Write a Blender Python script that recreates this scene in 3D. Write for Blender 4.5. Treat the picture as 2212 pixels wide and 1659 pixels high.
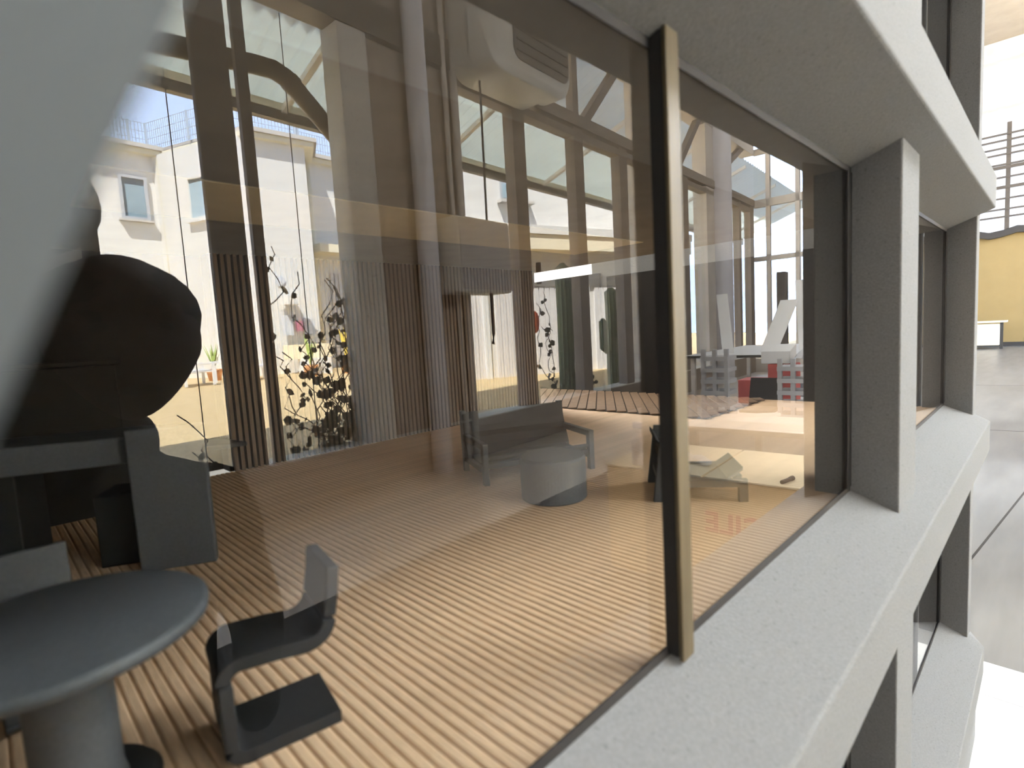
import bpy, math, random
from math import sin, cos, pi, radians
from mathutils import Vector, Matrix
random.seed(7)
for o in list(bpy.data.objects):
    bpy.data.objects.remove(o)
S = bpy.context.scene
COL = S.collection

# ------------------------------------------------------------------ camera
# model window: glass plane y=0, X along the facade, outside is -Y, Z up, metres; the model is 1:10
F, YAW, PITCH, ROLL, CD = 1167.0, 0.7923, 0.0952, -0.0577, 0.1374
fwd = Vector((cos(YAW)*cos(PITCH), sin(YAW)*cos(PITCH), -sin(PITCH)))
rgt = fwd.cross(Vector((0, 0, 1))).normalized()
upv = rgt.cross(fwd)
cr, sr = cos(ROLL), sin(ROLL)
cx, cyv = rgt*cr + upv*sr, upv*cr - rgt*sr
cd = bpy.data.cameras.new('camera')
cam = bpy.data.objects.new('camera', cd)
COL.objects.link(cam)
M = Matrix((cx, cyv, -fwd)).transposed().to_4x4()
M.translation = Vector((0, -CD, 0))
cam.matrix_world = M
cd.sensor_width = 36.0
cd.lens = 36.0*F/2212.0
cd.clip_start = 0.005
cd.clip_end = 200
cd.dof.use_dof = True
cd.dof.focus_distance = 2.2
cd.dof.aperture_fstop = cd.lens/2.0
S.camera = cam

# ------------------------------------------------------------------ light
W = bpy.data.worlds.new('sky')
S.world = W
W.use_nodes = True
bg = W.node_tree.nodes['Background']
bg.inputs['Color'].default_value = (0.55, 0.69, 1.0, 1)
bg.inputs['Strength'].default_value = 18.0
sd = bpy.data.lights.new('sun', 'SUN')
sd.energy = 450.0
sd.angle = radians(0.6)
sd.color = (1.0, 0.97, 0.92)
sun = bpy.data.objects.new('sun', sd)
COL.objects.link(sun)
sun.rotation_euler = Vector((0.45, -0.33, -1.0)).to_track_quat('-Z', 'Y').to_euler()
sun.location = (0, 0, 30)
def fill_light(loc, sx, sy, power, color=(0.93, 0.97, 1.0), rot=(0, 0, 0)):
    l = bpy.data.lights.new('fill_light', 'AREA')
    l.shape = 'RECTANGLE'
    l.size, l.size_y, l.energy, l.color = sx, sy, power, color
    o = bpy.data.objects.new('fill_light', l)
    COL.objects.link(o)
    o.location, o.rotation_euler = loc, rot
RZ = 8.6                                    # underside of the hall roof
FILLS = [((8.8, -4.89, 5.85), 12.6, 2.7, 3500, (0.95, 0.98, 1.0), (radians(90), 0, radians(-5))), ((16.0, 3.0, RZ-0.1), 12.0, 8.0, 100), ((2.0, 8.6, 5.5), 6.5, 4.0, 4600, (1.0, 0.97, 0.94), (radians(-105), 0, 0))]  # area lights added to brighten hall and model floor, no openings behind them
for a in FILLS:
    fill_light(*a)
S.view_settings.view_transform = 'Standard'
S.view_settings.look = 'None'
S.view_settings.exposure = 0.0
S.view_settings.gamma = 1.0
S.view_settings.use_curve_mapping = False
S.cycles.use_denoising = True
S.cycles.max_bounces = 7
S.cycles.diffuse_bounces = 4
S.cycles.glossy_bounces = 4
S.cycles.use_adaptive_sampling = True
S.cycles.adaptive_threshold = 0.02
S.cycles.transparent_max_bounces = 24
S.cycles.caustics_reflective = False
S.cycles.caustics_refractive = False
S.cycles.sample_clamp_indirect = 6.0

# ------------------------------------------------------------------ materials
def mat(name, col, rough=0.6, var=0.12, scale=40.0, bump=0.0, metal=0.0, col2=None, stretch=None, spec=0.5, detail=4.0):
    m = bpy.data.materials.new(name)
    m.use_nodes = True
    nt = m.node_tree
    p = nt.nodes['Principled BSDF']
    p.inputs['Roughness'].default_value = rough
    p.inputs['Metallic'].default_value = metal
    p.inputs['Specular IOR Level'].default_value = spec
    tc = nt.nodes.new('ShaderNodeTexCoord')
    mp = nt.nodes.new('ShaderNodeMapping')
    if stretch:
        mp.inputs['Scale'].default_value = stretch
    nt.links.new(tc.outputs['Object'], mp.inputs['Vector'])
    n = nt.nodes.new('ShaderNodeTexNoise')
    n.inputs['Scale'].default_value = scale
    n.inputs['Detail'].default_value = detail
    nt.links.new(mp.outputs['Vector'], n.inputs['Vector'])
    r = nt.nodes.new('ShaderNodeValToRGB')
    c2 = col2 or tuple(c*(1-var) for c in col)
    c1 = col if col2 else tuple(min(1, c*(1+var*0.6)) for c in col)
    r.color_ramp.elements[0].position, r.color_ramp.elements[1].position = 0.3, 0.7
    r.color_ramp.elements[0].color = (*c2, 1)
    r.color_ramp.elements[1].color = (*c1, 1)
    nt.links.new(n.outputs['Fac'], r.inputs['Fac'])
    nt.links.new(r.outputs['Color'], p.inputs['Base Color'])
    if bump:
        b = nt.nodes.new('ShaderNodeBump')
        b.inputs['Strength'].default_value = bump
        b.inputs['Distance'].default_value = 0.4/scale
        nt.links.new(n.outputs['Fac'], b.inputs['Height'])
        nt.links.new(b.outputs['Normal'], p.inputs['Normal'])
    return m

def concrete(name, base, dark, s=1.0):
    m = mat(name, base, 0.85, 0.11, 520*s, 0.55, spec=0.2, detail=5)
    nt = m.node_tree
    p = nt.nodes['Principled BSDF']
    src = p.inputs['Base Color'].links[0].from_socket
    v = nt.nodes.new('ShaderNodeTexNoise')
    v.inputs['Scale'].default_value = 330*s
    v.inputs['Detail'].default_value = 1.0
    tc = nt.nodes.new('ShaderNodeTexCoord')
    nt.links.new(tc.outputs['Object'], v.inputs['Vector'])
    r = nt.nodes.new('ShaderNodeValToRGB')
    r.color_ramp.elements[0].position, r.color_ramp.elements[1].position = 0.24, 0.33
    nt.links.new(v.outputs['Fac'], r.inputs['Fac'])
    mx = nt.nodes.new('ShaderNodeMix')
    mx.data_type = 'RGBA'
    mx.inputs[6].default_value = (*dark, 1)
    nt.links.new(r.outputs['Color'], mx.inputs[0])
    nt.links.new(src, mx.inputs[7])
    nt.links.new(mx.outputs[2], p.inputs['Base Color'])
    return m

def glass(name, f0, tint=(1, 1, 1)):
    # clear sheet: transmits straight through, mirrors more and more towards grazing angles (Schlick)
    m = bpy.data.materials.new(name)
    m.use_nodes = True
    nt = m.node_tree
    nt.nodes.remove(nt.nodes['Principled BSDF'])
    g = nt.nodes.new('ShaderNodeNewGeometry')
    d = nt.nodes.new('ShaderNodeVectorMath')
    d.operation = 'DOT_PRODUCT'
    nt.links.new(g.outputs['Normal'], d.inputs[0])
    nt.links.new(g.outputs['Incoming'], d.inputs[1])
    def mth(op, a, b=None):
        k = nt.nodes.new('ShaderNodeMath')
        k.operation = op
        for i, x in enumerate((a, b)):
            if x is None:
                continue
            if isinstance(x, (int, float)):
                k.inputs[i].default_value = x
            else:
                nt.links.new(x, k.inputs[i])
        return k.outputs[0]
    c = mth('ABSOLUTE', d.outputs['Value'])
    q = mth('POWER', mth('SUBTRACT', 1.0, c), 5.0)
    r1 = mth('ADD', mth('MULTIPLY', q, 1.0-f0), f0)
    fr = mth('DIVIDE', mth('MULTIPLY', r1, 2.0), mth('ADD', r1, 1.0))   # both faces of the sheet
    t = nt.nodes.new('ShaderNodeBsdfTransparent')
    t.inputs['Color'].default_value = (*tint, 1)
    gl = nt.nodes.new('ShaderNodeBsdfGlossy')
    gl.inputs['Roughness'].default_value = 0.0
    mx = nt.nodes.new('ShaderNodeMixShader')
    nt.links.new(fr, mx.inputs[0])
    nt.links.new(t.outputs[0], mx.inputs[1])
    nt.links.new(gl.outputs[0], mx.inputs[2])
    nt.links.new(mx.outputs[0], nt.nodes['Material Output'].inputs['Surface'])
    return m

def clear(name):
    m = bpy.data.materials.new(name)
    m.use_nodes = True
    nt = m.node_tree
    nt.nodes.remove(nt.nodes['Principled BSDF'])
    t = nt.nodes.new('ShaderNodeBsdfTransparent')
    t.inputs['Color'].default_value = (0.97, 0.985, 0.98, 1)
    nt.links.new(t.outputs[0], nt.nodes['Material Output'].inputs['Surface'])
    return m

def sheet(name, col):
    m = bpy.data.materials.new(name)
    m.use_nodes = True
    nt = m.node_tree
    nt.nodes.remove(nt.nodes['Principled BSDF'])
    a = nt.nodes.new('ShaderNodeBsdfDiffuse')
    b = nt.nodes.new('ShaderNodeBsdfTranslucent')
    n = nt.nodes.new('ShaderNodeTexNoise')
    n.inputs['Scale'].default_value = 1.3
    r = nt.nodes.new('ShaderNodeValToRGB')
    r.color_ramp.elements[0].color = (*[c*0.85 for c in col], 1)
    r.color_ramp.elements[1].color = (*col, 1)
    nt.links.new(n.outputs['Fac'], r.inputs['Fac'])
    nt.links.new(r.outputs['Color'], a.inputs['Color'])
    nt.links.new(r.outputs['Color'], b.inputs['Color'])
    mx = nt.nodes.new('ShaderNodeMixShader')
    mx.inputs[0].default_value = 0.5
    nt.links.new(a.outputs[0], mx.inputs[1])
    nt.links.new(b.outputs[0], mx.inputs[2])
    nt.links.new(mx.outputs[0], nt.nodes['Material Output'].inputs['Surface'])
    return m

m_conc = concrete('model_concrete', (0.213, 0.219, 0.223), (0.158, 0.164, 0.168))
m_board = mat('foam_board', (0.070, 0.082, 0.088), 0.8, 0.06, 20)
m_black = mat('gasket_black', (0.008, 0.007, 0.007), 0.6, 0.1, 200)
m_bronze = mat('brass', (0.105, 0.083, 0.046), 0.45, 0.18, 300, 0.1, metal=0.25, stretch=(1, 1, 0.06))
m_glass = glass('window_glass', 0.043, (0.96, 0.96, 0.94))
m_clear = clear('glass_inner')
m_hglass = glass('hall_glass', 0.015, (0.97, 0.98, 0.97))
m_rib = mat('ribbed_board', (0.83, 0.585, 0.38), 0.75, 0.16, 500, 0.2, stretch=(1, 0.12, 1))
m_ribgap = mat('rib_groove', (0.50, 0.33, 0.19), 0.85, 0.2, 200)
m_deck = mat('deck_board', (0.21, 0.130, 0.075), 0.7, 0.2, 90, 0.1)
m_slat = mat('slat_wood', (0.105, 0.066, 0.038), 0.7, 0.25, 300, 0.1, stretch=(1, 1, 0.05))
m_slatgap = mat('slat_groove', (0.010, 0.006, 0.004), 0.9, 0.2, 100)
m_frieze = mat('frieze_brown', (0.12, 0.095, 0.07), 0.8, 0.1, 30)
m_fascia = mat('fascia_cream', (0.80, 0.72, 0.52), 0.8, 0.05, 30)
m_ceil = mat('model_ceiling', (0.29, 0.28, 0.265), 0.9, 0.1, 20)
m_edge = mat('pale_ceiling_edge', (0.36, 0.37, 0.38), 0.9, 0.05, 60)
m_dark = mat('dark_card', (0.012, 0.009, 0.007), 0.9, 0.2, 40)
m_print = mat('printed_grey', (0.075, 0.083, 0.094), 0.55, 0.12, 500, 0.15)
m_print2 = mat('printed_charcoal', (0.009, 0.010, 0.012), 0.65, 0.15, 400, 0.1)
m_white = mat('white_board', (0.86, 0.87, 0.87), 0.5, 0.02, 10)
m_hfloor = mat('hall_floor', (0.165, 0.170, 0.170), 0.30, 0.35, 2.2, 0.0, col2=(0.10, 0.104, 0.106), stretch=(0.5, 3.0, 1), detail=8)
m_litfloor = mat('lit_floor_paint', (0.66, 0.61, 0.54), 0.35, 0.12, 3)  # pale colour stands in for window light on the hall floor
m_joint = mat('floor_joint', (0.03, 0.03, 0.03), 0.8, 0.1, 5)
m_yellow = mat('yellow_wall', (0.26, 0.195, 0.085), 0.85, 0.06, 2)
m_steel = mat('brown_steel', (0.055, 0.048, 0.040), 0.55, 0.15, 10)
m_hconc = concrete('hall_concrete', (0.74, 0.73, 0.69), (0.40, 0.40, 0.38), 0.08)
m_pier = mat('brown_pier', (0.27, 0.225, 0.185), 0.85, 0.1, 3)
m_frame = mat('brown_frame', (0.20, 0.17, 0.145), 0.6, 0.12, 8)
m_plast = mat('hall_plaster', (0.60, 0.56, 0.51), 0.85, 0.1, 3)
m_lav = mat('lilac_column', (0.80, 0.81, 0.88), 0.6, 0.06, 3)
m_roof = mat('hall_roof', (0.30, 0.28, 0.25), 0.9, 0.1, 2)
m_heater = mat('heater_shell', (0.75, 0.75, 0.70), 0.4, 0.05, 6)
m_grille = mat('heater_grille', (0.10, 0.095, 0.09), 0.5, 0.2, 30)
m_sheet = sheet('roof_sheet', (0.80, 0.84, 0.82))
m_frost = sheet('frosted_glazing', (0.92, 0.90, 0.85))
m_wallw = mat('white_render', (0.82, 0.81, 0.78), 0.9, 0.05, 1.5)
m_wallg = mat('garage_render', (0.82, 0.79, 0.75), 0.9, 0.06, 1.0)
m_cream = mat('cream_edge', (0.72, 0.66, 0.50), 0.8, 0.06, 2)
m_cornice = mat('cornice_grey', (0.30, 0.28, 0.26), 0.8, 0.1, 2)
m_wframe = mat('window_frame_grey', (0.16, 0.17, 0.19), 0.5, 0.1, 4)
m_wwhite = mat('window_frame_white', (0.8, 0.78, 0.74), 0.5, 0.04, 4)
m_wpane = mat('dark_pane', (0.10, 0.14, 0.17), 0.15, 0.3, 1.2)
m_door = mat('corrugated_door', (0.60, 0.58, 0.57), 0.6, 0.1, 3)
m_grass = mat('dry_grass', (0.50, 0.37, 0.20), 1.0, 0.3, 6, 0.3, col2=(0.34, 0.25, 0.12), detail=9)
m_leaf = mat('ivy_leaf', (0.05, 0.055, 0.035), 0.6, 0.4, 8)
m_stem = mat('ivy_stem', (0.06, 0.045, 0.03), 0.8, 0.2, 20)
m_cactus = mat('cactus_green', (0.07, 0.10, 0.06), 0.7, 0.3, 8, stretch=(1, 1, 0.1))
m_plastic = mat('white_plastic', (0.85, 0.86, 0.88), 0.4, 0.02, 6)
m_cardb = mat('cardboard', (0.78, 0.56, 0.29), 0.85, 0.08, 12)
m_cardtop = mat('cardboard_top', (0.90, 0.79, 0.56), 0.85, 0.05, 12)
m_red = mat('red_print', (0.50, 0.02, 0.015), 0.7, 0.1, 30)
m_orange = mat('orange_paint', (0.85, 0.09, 0.02), 0.6, 0.05, 10)
m_blue = mat('blue_plastic', (0.30, 0.46, 0.80), 0.4, 0.05, 10)
m_bottle = mat('milky_plastic', (0.92, 0.88, 0.90), 0.35, 0.05, 10)
m_matte = mat('dark_matte', (0.035, 0.033, 0.032), 0.8, 0.2, 6)
m_cloth = mat('dark_cloth', (0.012, 0.010, 0.009), 0.9, 0.2, 30)
m_skin = mat('skin', (0.05, 0.03, 0.022), 0.6, 0.1, 30)
m_hair = mat('hair', (0.012, 0.009, 0.007), 0.7, 0.3, 60)
m_fence = mat('fence_wire', (0.22, 0.26, 0.32), 0.5, 0.1, 10)
m_grey = mat('grey_plaster', (0.45, 0.46, 0.48), 0.7, 0.1, 8)
m_pot = mat('terracotta', (0.45, 0.22, 0.10), 0.8, 0.1, 8)
m_yleaf = mat('yellow_leaf', (0.55, 0.42, 0.06), 0.7, 0.3, 10)
m_gleaf = mat('green_leaf', (0.20, 0.26, 0.07), 0.7, 0.3, 10)
m_lred = mat('red_box', (0.50, 0.10, 0.09), 0.6, 0.1, 8)
m_pink = mat('pink_paint', (0.75, 0.30, 0.42), 0.6, 0.1, 8)
m_pave = mat('paving', (0.52, 0.48, 0.42), 0.9, 0.15, 3)

# ------------------------------------------------------------------ mesh builder
AH = radians(5.0)
HC, HS = cos(AH), sin(AH)
H = -1.45                                   # hall floor
def T(p):
    # hall frame -> world: u along the hall's window wall, v away from the model's glass on the camera's side
    u, v, z = p
    return Vector((u*HC - v*HS, -(u*HS + v*HC), z))

class MB:
    def __init__(s):
        s.v, s.f = [], []
    def add(s, vs, fs):
        n = len(s.v)
        s.v += [Vector(p) for p in vs]
        s.f += [tuple(i+n for i in f) for f in fs]
        return s
    def box(s, x0, x1, y0, y1, z0, z1):
        return s.add([(x0, y0, z0), (x1, y0, z0), (x1, y1, z0), (x0, y1, z0), (x0, y0, z1), (x1, y0, z1), (x1, y1, z1), (x0, y1, z1)],
                     [(3, 2, 1, 0), (4, 5, 6, 7), (0, 1, 5, 4), (1, 2, 6, 5), (2, 3, 7, 6), (3, 0, 4, 7)])
    def obox(s, o, a, b, c):
        o, a, b, c = map(Vector, (o, a, b, c))
        return s.add([o, o+a, o+a+b, o+b, o+c, o+a+c, o+a+b+c, o+b+c],
                     [(3, 2, 1, 0), (4, 5, 6, 7), (0, 1, 5, 4), (1, 2, 6, 5), (2, 3, 7, 6), (3, 0, 4, 7)])
    def prism(s, poly, d):
        # closed polygon (list of 3D points) swept by vector d
        n = len(poly)
        d = Vector(d)
        a = [Vector(p) for p in poly]
        return s.add(a + [p+d for p in a], [tuple(range(n-1, -1, -1)), tuple(range(n, 2*n))] +
                     [(i, (i+1) % n, n+(i+1) % n, n+i) for i in range(n)])
    def loft(s, rings, caps=True):
        n = len(rings[0])
        vs = [p for r in rings for p in r]
        fs = []
        for k in range(len(rings)-1):
            for i in range(n):
                j = (i+1) % n
                fs.append((k*n+i, k*n+j, (k+1)*n+j, (k+1)*n+i))
        if caps:
            fs.append(tuple(range(n-1, -1, -1)))
            fs.append(tuple((len(rings)-1)*n+i for i in range(n)))
        return s.add(vs, fs)
    def lathe(s, c, prof, n=28, sx=1.0, sy=1.0):
        c = Vector(c)
        return s.loft([[c+Vector((r*sx*cos(2*pi*i/n), r*sy*sin(2*pi*i/n), z)) for i in range(n)] for r, z in prof])
    def tube(s, pts, r, n=8):
        pts = [Vector(p) for p in pts]
        rs = r if isinstance(r, (list, tuple)) else [r]*len(pts)
        rings = []
        for i, p in enumerate(pts):
            t = (pts[min(i+1, len(pts)-1)] - pts[max(i-1, 0)]).normalized()
            a = t.cross(Vector((0, 0, 1)))
            if a.length < 0.05:
                a = t.cross(Vector((1, 0, 0)))
            a.normalize()
            b = t.cross(a)
            rings.append([p + (a*cos(2*pi*k/n) + b*sin(2*pi*k/n))*rs[i] for k in range(n)])
        return s.loft(rings)
    def ball(s, c, rx, ry, rz, n=20, m=12):
        c = Vector(c)
        return s.loft([[c+Vector((rx*max(sin(pi*j/m), .02)*cos(2*pi*i/n), ry*max(sin(pi*j/m), .02)*sin(2*pi*i/n), -rz*cos(pi*j/m))) for i in range(n)] for j in range(m+1)])
    def hall(s):
        s.v = [T(p) for p in s.v]
        s.f = [tuple(reversed(f)) for f in s.f]
        return s
    def build(s, name, m, parent=None, bevel=0.0, smooth=False, seg=2):
        lo = Vector((min(p.x for p in s.v), min(p.y for p in s.v), min(p.z for p in s.v)))
        hi = Vector((max(p.x for p in s.v), max(p.y for p in s.v), max(p.z for p in s.v)))
        c = Vector(((lo.x+hi.x)/2, (lo.y+hi.y)/2, lo.z))
        me = bpy.data.meshes.new(name)
        me.from_pydata([p-c for p in s.v], [], s.f)
        me.update()
        me.materials.append(m)
        if smooth:
            me.polygons.foreach_set('use_smooth', [True]*len(me.polygons))
        o = bpy.data.objects.new(name, me)
        COL.objects.link(o)
        if parent:
            o.parent = parent
            base = parent.location + (parent.parent.location if parent.parent else Vector())
            o.location = c - base
        else:
            o.location = c
        if bevel:
            b = o.modifiers.new('bevel', 'BEVEL')
            b.width, b.segments, b.limit_method, b.angle_limit = bevel, seg, 'ANGLE', radians(30)
        return o

def tag(o, label=None, cat=None, group=None, kind=None):
    for k, v in (('label', label), ('category', cat), ('group', group), ('kind', kind)):
        if v:
            o[k] = v
    return o
def empty(name, loc):
    o = bpy.data.objects.new(name, None)
    o.empty_display_size = 0.02
    COL.objects.link(o)
    o.location = loc
    return o
def thing(name, loc, label, cat, group=None):
    return tag(empty(name, loc), label, cat, group)
def struct(name, loc, label=None):
    return tag(empty(name, loc), label, None, None, 'structure')
def inst(src, name, parent, off):
    o = bpy.data.objects.new(name, src.data)
    COL.objects.link(o)
    o.parent = parent
    o.location = off
    return o

# ================================================================== the scale model: facade
ZS, ZT = -0.1692, 0.1308                    # sill and head at the glass
GX0, GX1 = -0.12, 0.582
PIL = [(-0.20, GX0), (0.582, 0.662), (1.190, 1.231)]
fac = struct('wall_front', (0.5, 0, -0.8), 'pale grey concrete facade of the scale model')
def slab(zc):
    def ring(x, sc, yn):
        up_ = [(0.0, 0.0493), (yn, 0.0250)]
        return [(x, 0.0035, zc-0.0493)] + [(x, y, zc-h) for y, h in up_] + [(x, y, zc+h) for y, h in reversed(up_)] + [(x, 0.0035, zc+0.0493)]
    b = MB().loft([ring(-0.9, 1, -0.0625), ring(1.190, 1, -0.0625), ring(1.245, 1, -0.036)])
    b.build('concrete_beam', m_conc, fac, 0.0016)
SP = 0.3985                                 # storey height of the model
for zc in (0.5786, 0.1801, -0.2185, -0.6170):
    slab(zc)
for k in (1, 0, -1):
    zb, zt = -0.1892 + SP*k, 0.1508 + SP*k
    for x0, x1 in PIL:
        MB().box(x0, x1, -0.0401, 0.03, zb-0.004, zt+0.004).build('pillar', m_conc, fac, 0.0015)
MB().box(-0.9, 1.245, -0.05, 0.02, -0.80, -0.660).build('base_course', m_conc, fac, 0.002)
MB().box(1.2, 1.231, 0.036, 0.75, -0.80, 0.74).build('end_panel', m_conc, fac, 0.002)
MB().box(1.196, 1.1995, 0.036, 0.70, -0.186, 0.131).build('end_lining', m_dark, fac)

def window(name, x0, x1, z0, z1, mull=None, label=None):
    w = struct(name, ((x0+x1)/2, 0, z0), label)
    def pane(a, b):
        p = MB().box(a, b, 0.0, 0.003, z0, z1).build('pane', m_glass, w)
        p.data.materials.append(m_clear)
        for poly in p.data.polygons:
            poly.material_index = 0 if poly.normal.y < -0.5 else 1
    if mull:
        pane(x0+0.0005, mull[0]+0.004)
        pane(mull[1]-0.004, x1-0.0005)
        MB().box(mull[0]+0.0002, mull[1]-0.0002, -0.0072, -0.0002, z0+0.001, z1+0.002).build('mullion_core', m_black, w)
        MB().box(mull[0], mull[1], -0.0098, -0.0073, z0-0.001, z1+0.003).build('mullion_cap', m_bronze, w, 0.0006)
    else:
        pane(x0+0.0005, x1-0.0005)
    g = 0.0042
    MB().box(x0, x1, -0.0012, -0.0002, z0-0.001, z0+g*1.1).build('gasket', m_black, w)
    MB().box(x0, x1, -0.0012, -0.0002, z1-g*1.1, z1+0.001).build('gasket', m_black, w)
    MB().box(x1-0.014, x1, -0.0022, -0.0002, z0+g*1.1, z1-g*1.1).build('gasket', m_black, w)
    MB().box(x0, x0+g, -0.0012, -0.0002, z0+g*1.1, z1-g*1.1).build('gasket', m_black, w)
window('window_1', GX0, GX1, ZS, ZT, (0.2355, 0.2470), 'large glass window of the model split by a brass mullion, mirroring the hall')
window('window_2', 0.662, 1.190, ZS, ZT, None, 'narrow glimpse of the model window beyond the concrete pillar, same storey')
window('window_3', GX0, GX1, ZS-SP, ZT-SP, None, 'dark model window below the wide sill, nearest bay')
window('window_4', 0.662, 1.190, ZS-SP, ZT-SP, None, 'dark model window of the lower storey beyond the pillar')
window('window_5', 0.662, 1.190, ZS+SP, ZT+SP, None, 'dark model window of the upper storey beyond the pillar')
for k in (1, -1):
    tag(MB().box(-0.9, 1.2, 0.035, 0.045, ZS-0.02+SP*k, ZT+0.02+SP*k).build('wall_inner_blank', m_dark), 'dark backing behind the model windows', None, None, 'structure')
bp = tag(MB().box(-0.95, 1.54, -0.17, 0.9, -0.825, -0.80).build('base_board', m_white, None, 0.001), 'white base board the scale model stands on', 'board')
tag(MB().box(1.40, 1.403, -0.16, 0.3, -0.7999, -0.7992).build('pencil_line', m_grey, bp))
pl = thing('plinth', (0.3, 0.35, H), 'dark plinth under the white base board', 'plinth')
MB().box(-0.85, 1.44, -0.10, 0.82, H, -0.826).build('plinth_body', m_matte, pl)

# ================================================================== the scale model: room behind the glass
ZF = -0.175
X0, X1, YB = -0.30, 1.2, 0.69
fl = struct('floor', (0.45, 0.35, ZF-0.004), 'ribbed brown board floor of the model room')
MB().box(X0, X1, 0.004, YB, ZF-0.010, ZF-0.0012).build('floor_bed', m_ribgap, fl)
rb = MB().prism([(-0.0029, 0, -0.0016), (0.0029, 0, -0.0016), (0.0026, 0, -0.0005), (0.0017, 0, 0.0), (-0.0017, 0, 0.0), (-0.0026, 0, -0.0005)], (0, YB-0.005, 0))
rb.v = [p + Vector((0.1, 0.0045, ZF)) for p in rb.v]
first = rb.build('plank', m_rib, fl)
y_off, z_off = first.location.y, first.location.z
PITCHR = 0.0062
xx = X0 + 0.004
first.location.x = xx - 0.45
while xx < X1-0.005:
    xx += PITCHR
    inst(first, 'plank', fl, (xx-0.45, y_off, z_off))
# boards of the next room, laid at an angle
dk = struct('floor_second_room', (1.3, 1.0, ZF-0.004), 'dark brown boards of the room beyond')
MB().prism([(0.915, 0.30, ZF+0.0004), (1.19, 0.30, ZF+0.0004), (1.19, 1.55, ZF+0.0004), (0.915, 1.55, ZF+0.0004)], (0, 0, 0.0012)).build('floor_bed', m_slatgap, dk)
da = radians(35.8)
dd, dn = Vector((cos(da), sin(da), 0)), Vector((-sin(da), cos(da), 0))
def clipline(o):
    t0, t1 = -9, 9
    for ax, lo, hi in ((0, 0.915, 1.19), (1, 0.30, 1.55)):
        if abs(dd[ax]) < 1e-6:
            continue
        a, b = sorted(((lo-o[ax])/dd[ax], (hi-o[ax])/dd[ax]))
        t0, t1 = max(t0, a), min(t1, b)
    return t0, t1
k = -60
while k < 80:
    o = Vector((1.0, 1.0, ZF+0.0040)) + dn*(k*0.0207)
    t0, t1 = clipline(o)
    if t1-t0 > 0.02:
        MB().obox(o+dd*t0-dn*0.0091-Vector((0, 0, 0.0022)), dd*(t1-t0), dn*0.0182, (0, 0, 0.0022)).build('floorboard', m_deck, dk)
    k += 1
wb = struct('wall_back', (0.55, YB, ZF), 'brown slatted back wall of the model room')
MB().box(0.245, 0.905, YB, YB+0.012, ZF, 0.132).build('panel', m_slatgap, wb)
sl = MB().box(-0.0025, 0.0025, YB-0.006, YB, ZF, 0.132)
sl.v = [p + Vector((0.25, 0, 0)) for p in sl.v]
s0 = sl.build('slat', m_slat, wb, 0)
nsl = 0
x = 0.25
sy_, sz_ = s0.location.y, s0.location.z
s0.location.x = x - 0.55
while x < 0.895:
    x += 0.0085
    inst(s0, 'slat', wb, (x-0.55, sy_, sz_))
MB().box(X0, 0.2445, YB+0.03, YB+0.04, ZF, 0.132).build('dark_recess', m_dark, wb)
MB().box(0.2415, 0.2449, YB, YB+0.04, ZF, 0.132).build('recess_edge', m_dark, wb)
cl = struct('ceiling', (0.45, 0.35, 0.132), 'brown ceiling of the model room with a cream strip')
MB().box(X0, 0.93, 0.105, YB+0.045, 0.132, 0.142).build('ceiling_board', m_ceil, cl)
MB().box(X0, X1, 0.0045, 0.1045, 0.1312, 0.142).build('pale_edge', m_edge, cl)
MB().box(X0+0.02, 0.78, 0.335, 0.475, 0.1314, 0.1319).build('cream_strip', m_fascia, cl)
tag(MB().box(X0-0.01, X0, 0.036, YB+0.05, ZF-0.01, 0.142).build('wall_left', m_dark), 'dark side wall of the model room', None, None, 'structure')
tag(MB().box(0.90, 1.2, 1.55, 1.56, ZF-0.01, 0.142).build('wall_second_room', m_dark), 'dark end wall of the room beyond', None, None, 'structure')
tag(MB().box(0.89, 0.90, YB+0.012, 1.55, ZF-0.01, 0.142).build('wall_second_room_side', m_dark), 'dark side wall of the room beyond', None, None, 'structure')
tag(MB().box(1.19, 1.20, YB+0.03, 1.55, ZF-0.01, 0.142).build('wall_second_room_right', m_dark), 'dark right side wall of the room beyond', None, None, 'structure')

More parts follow.
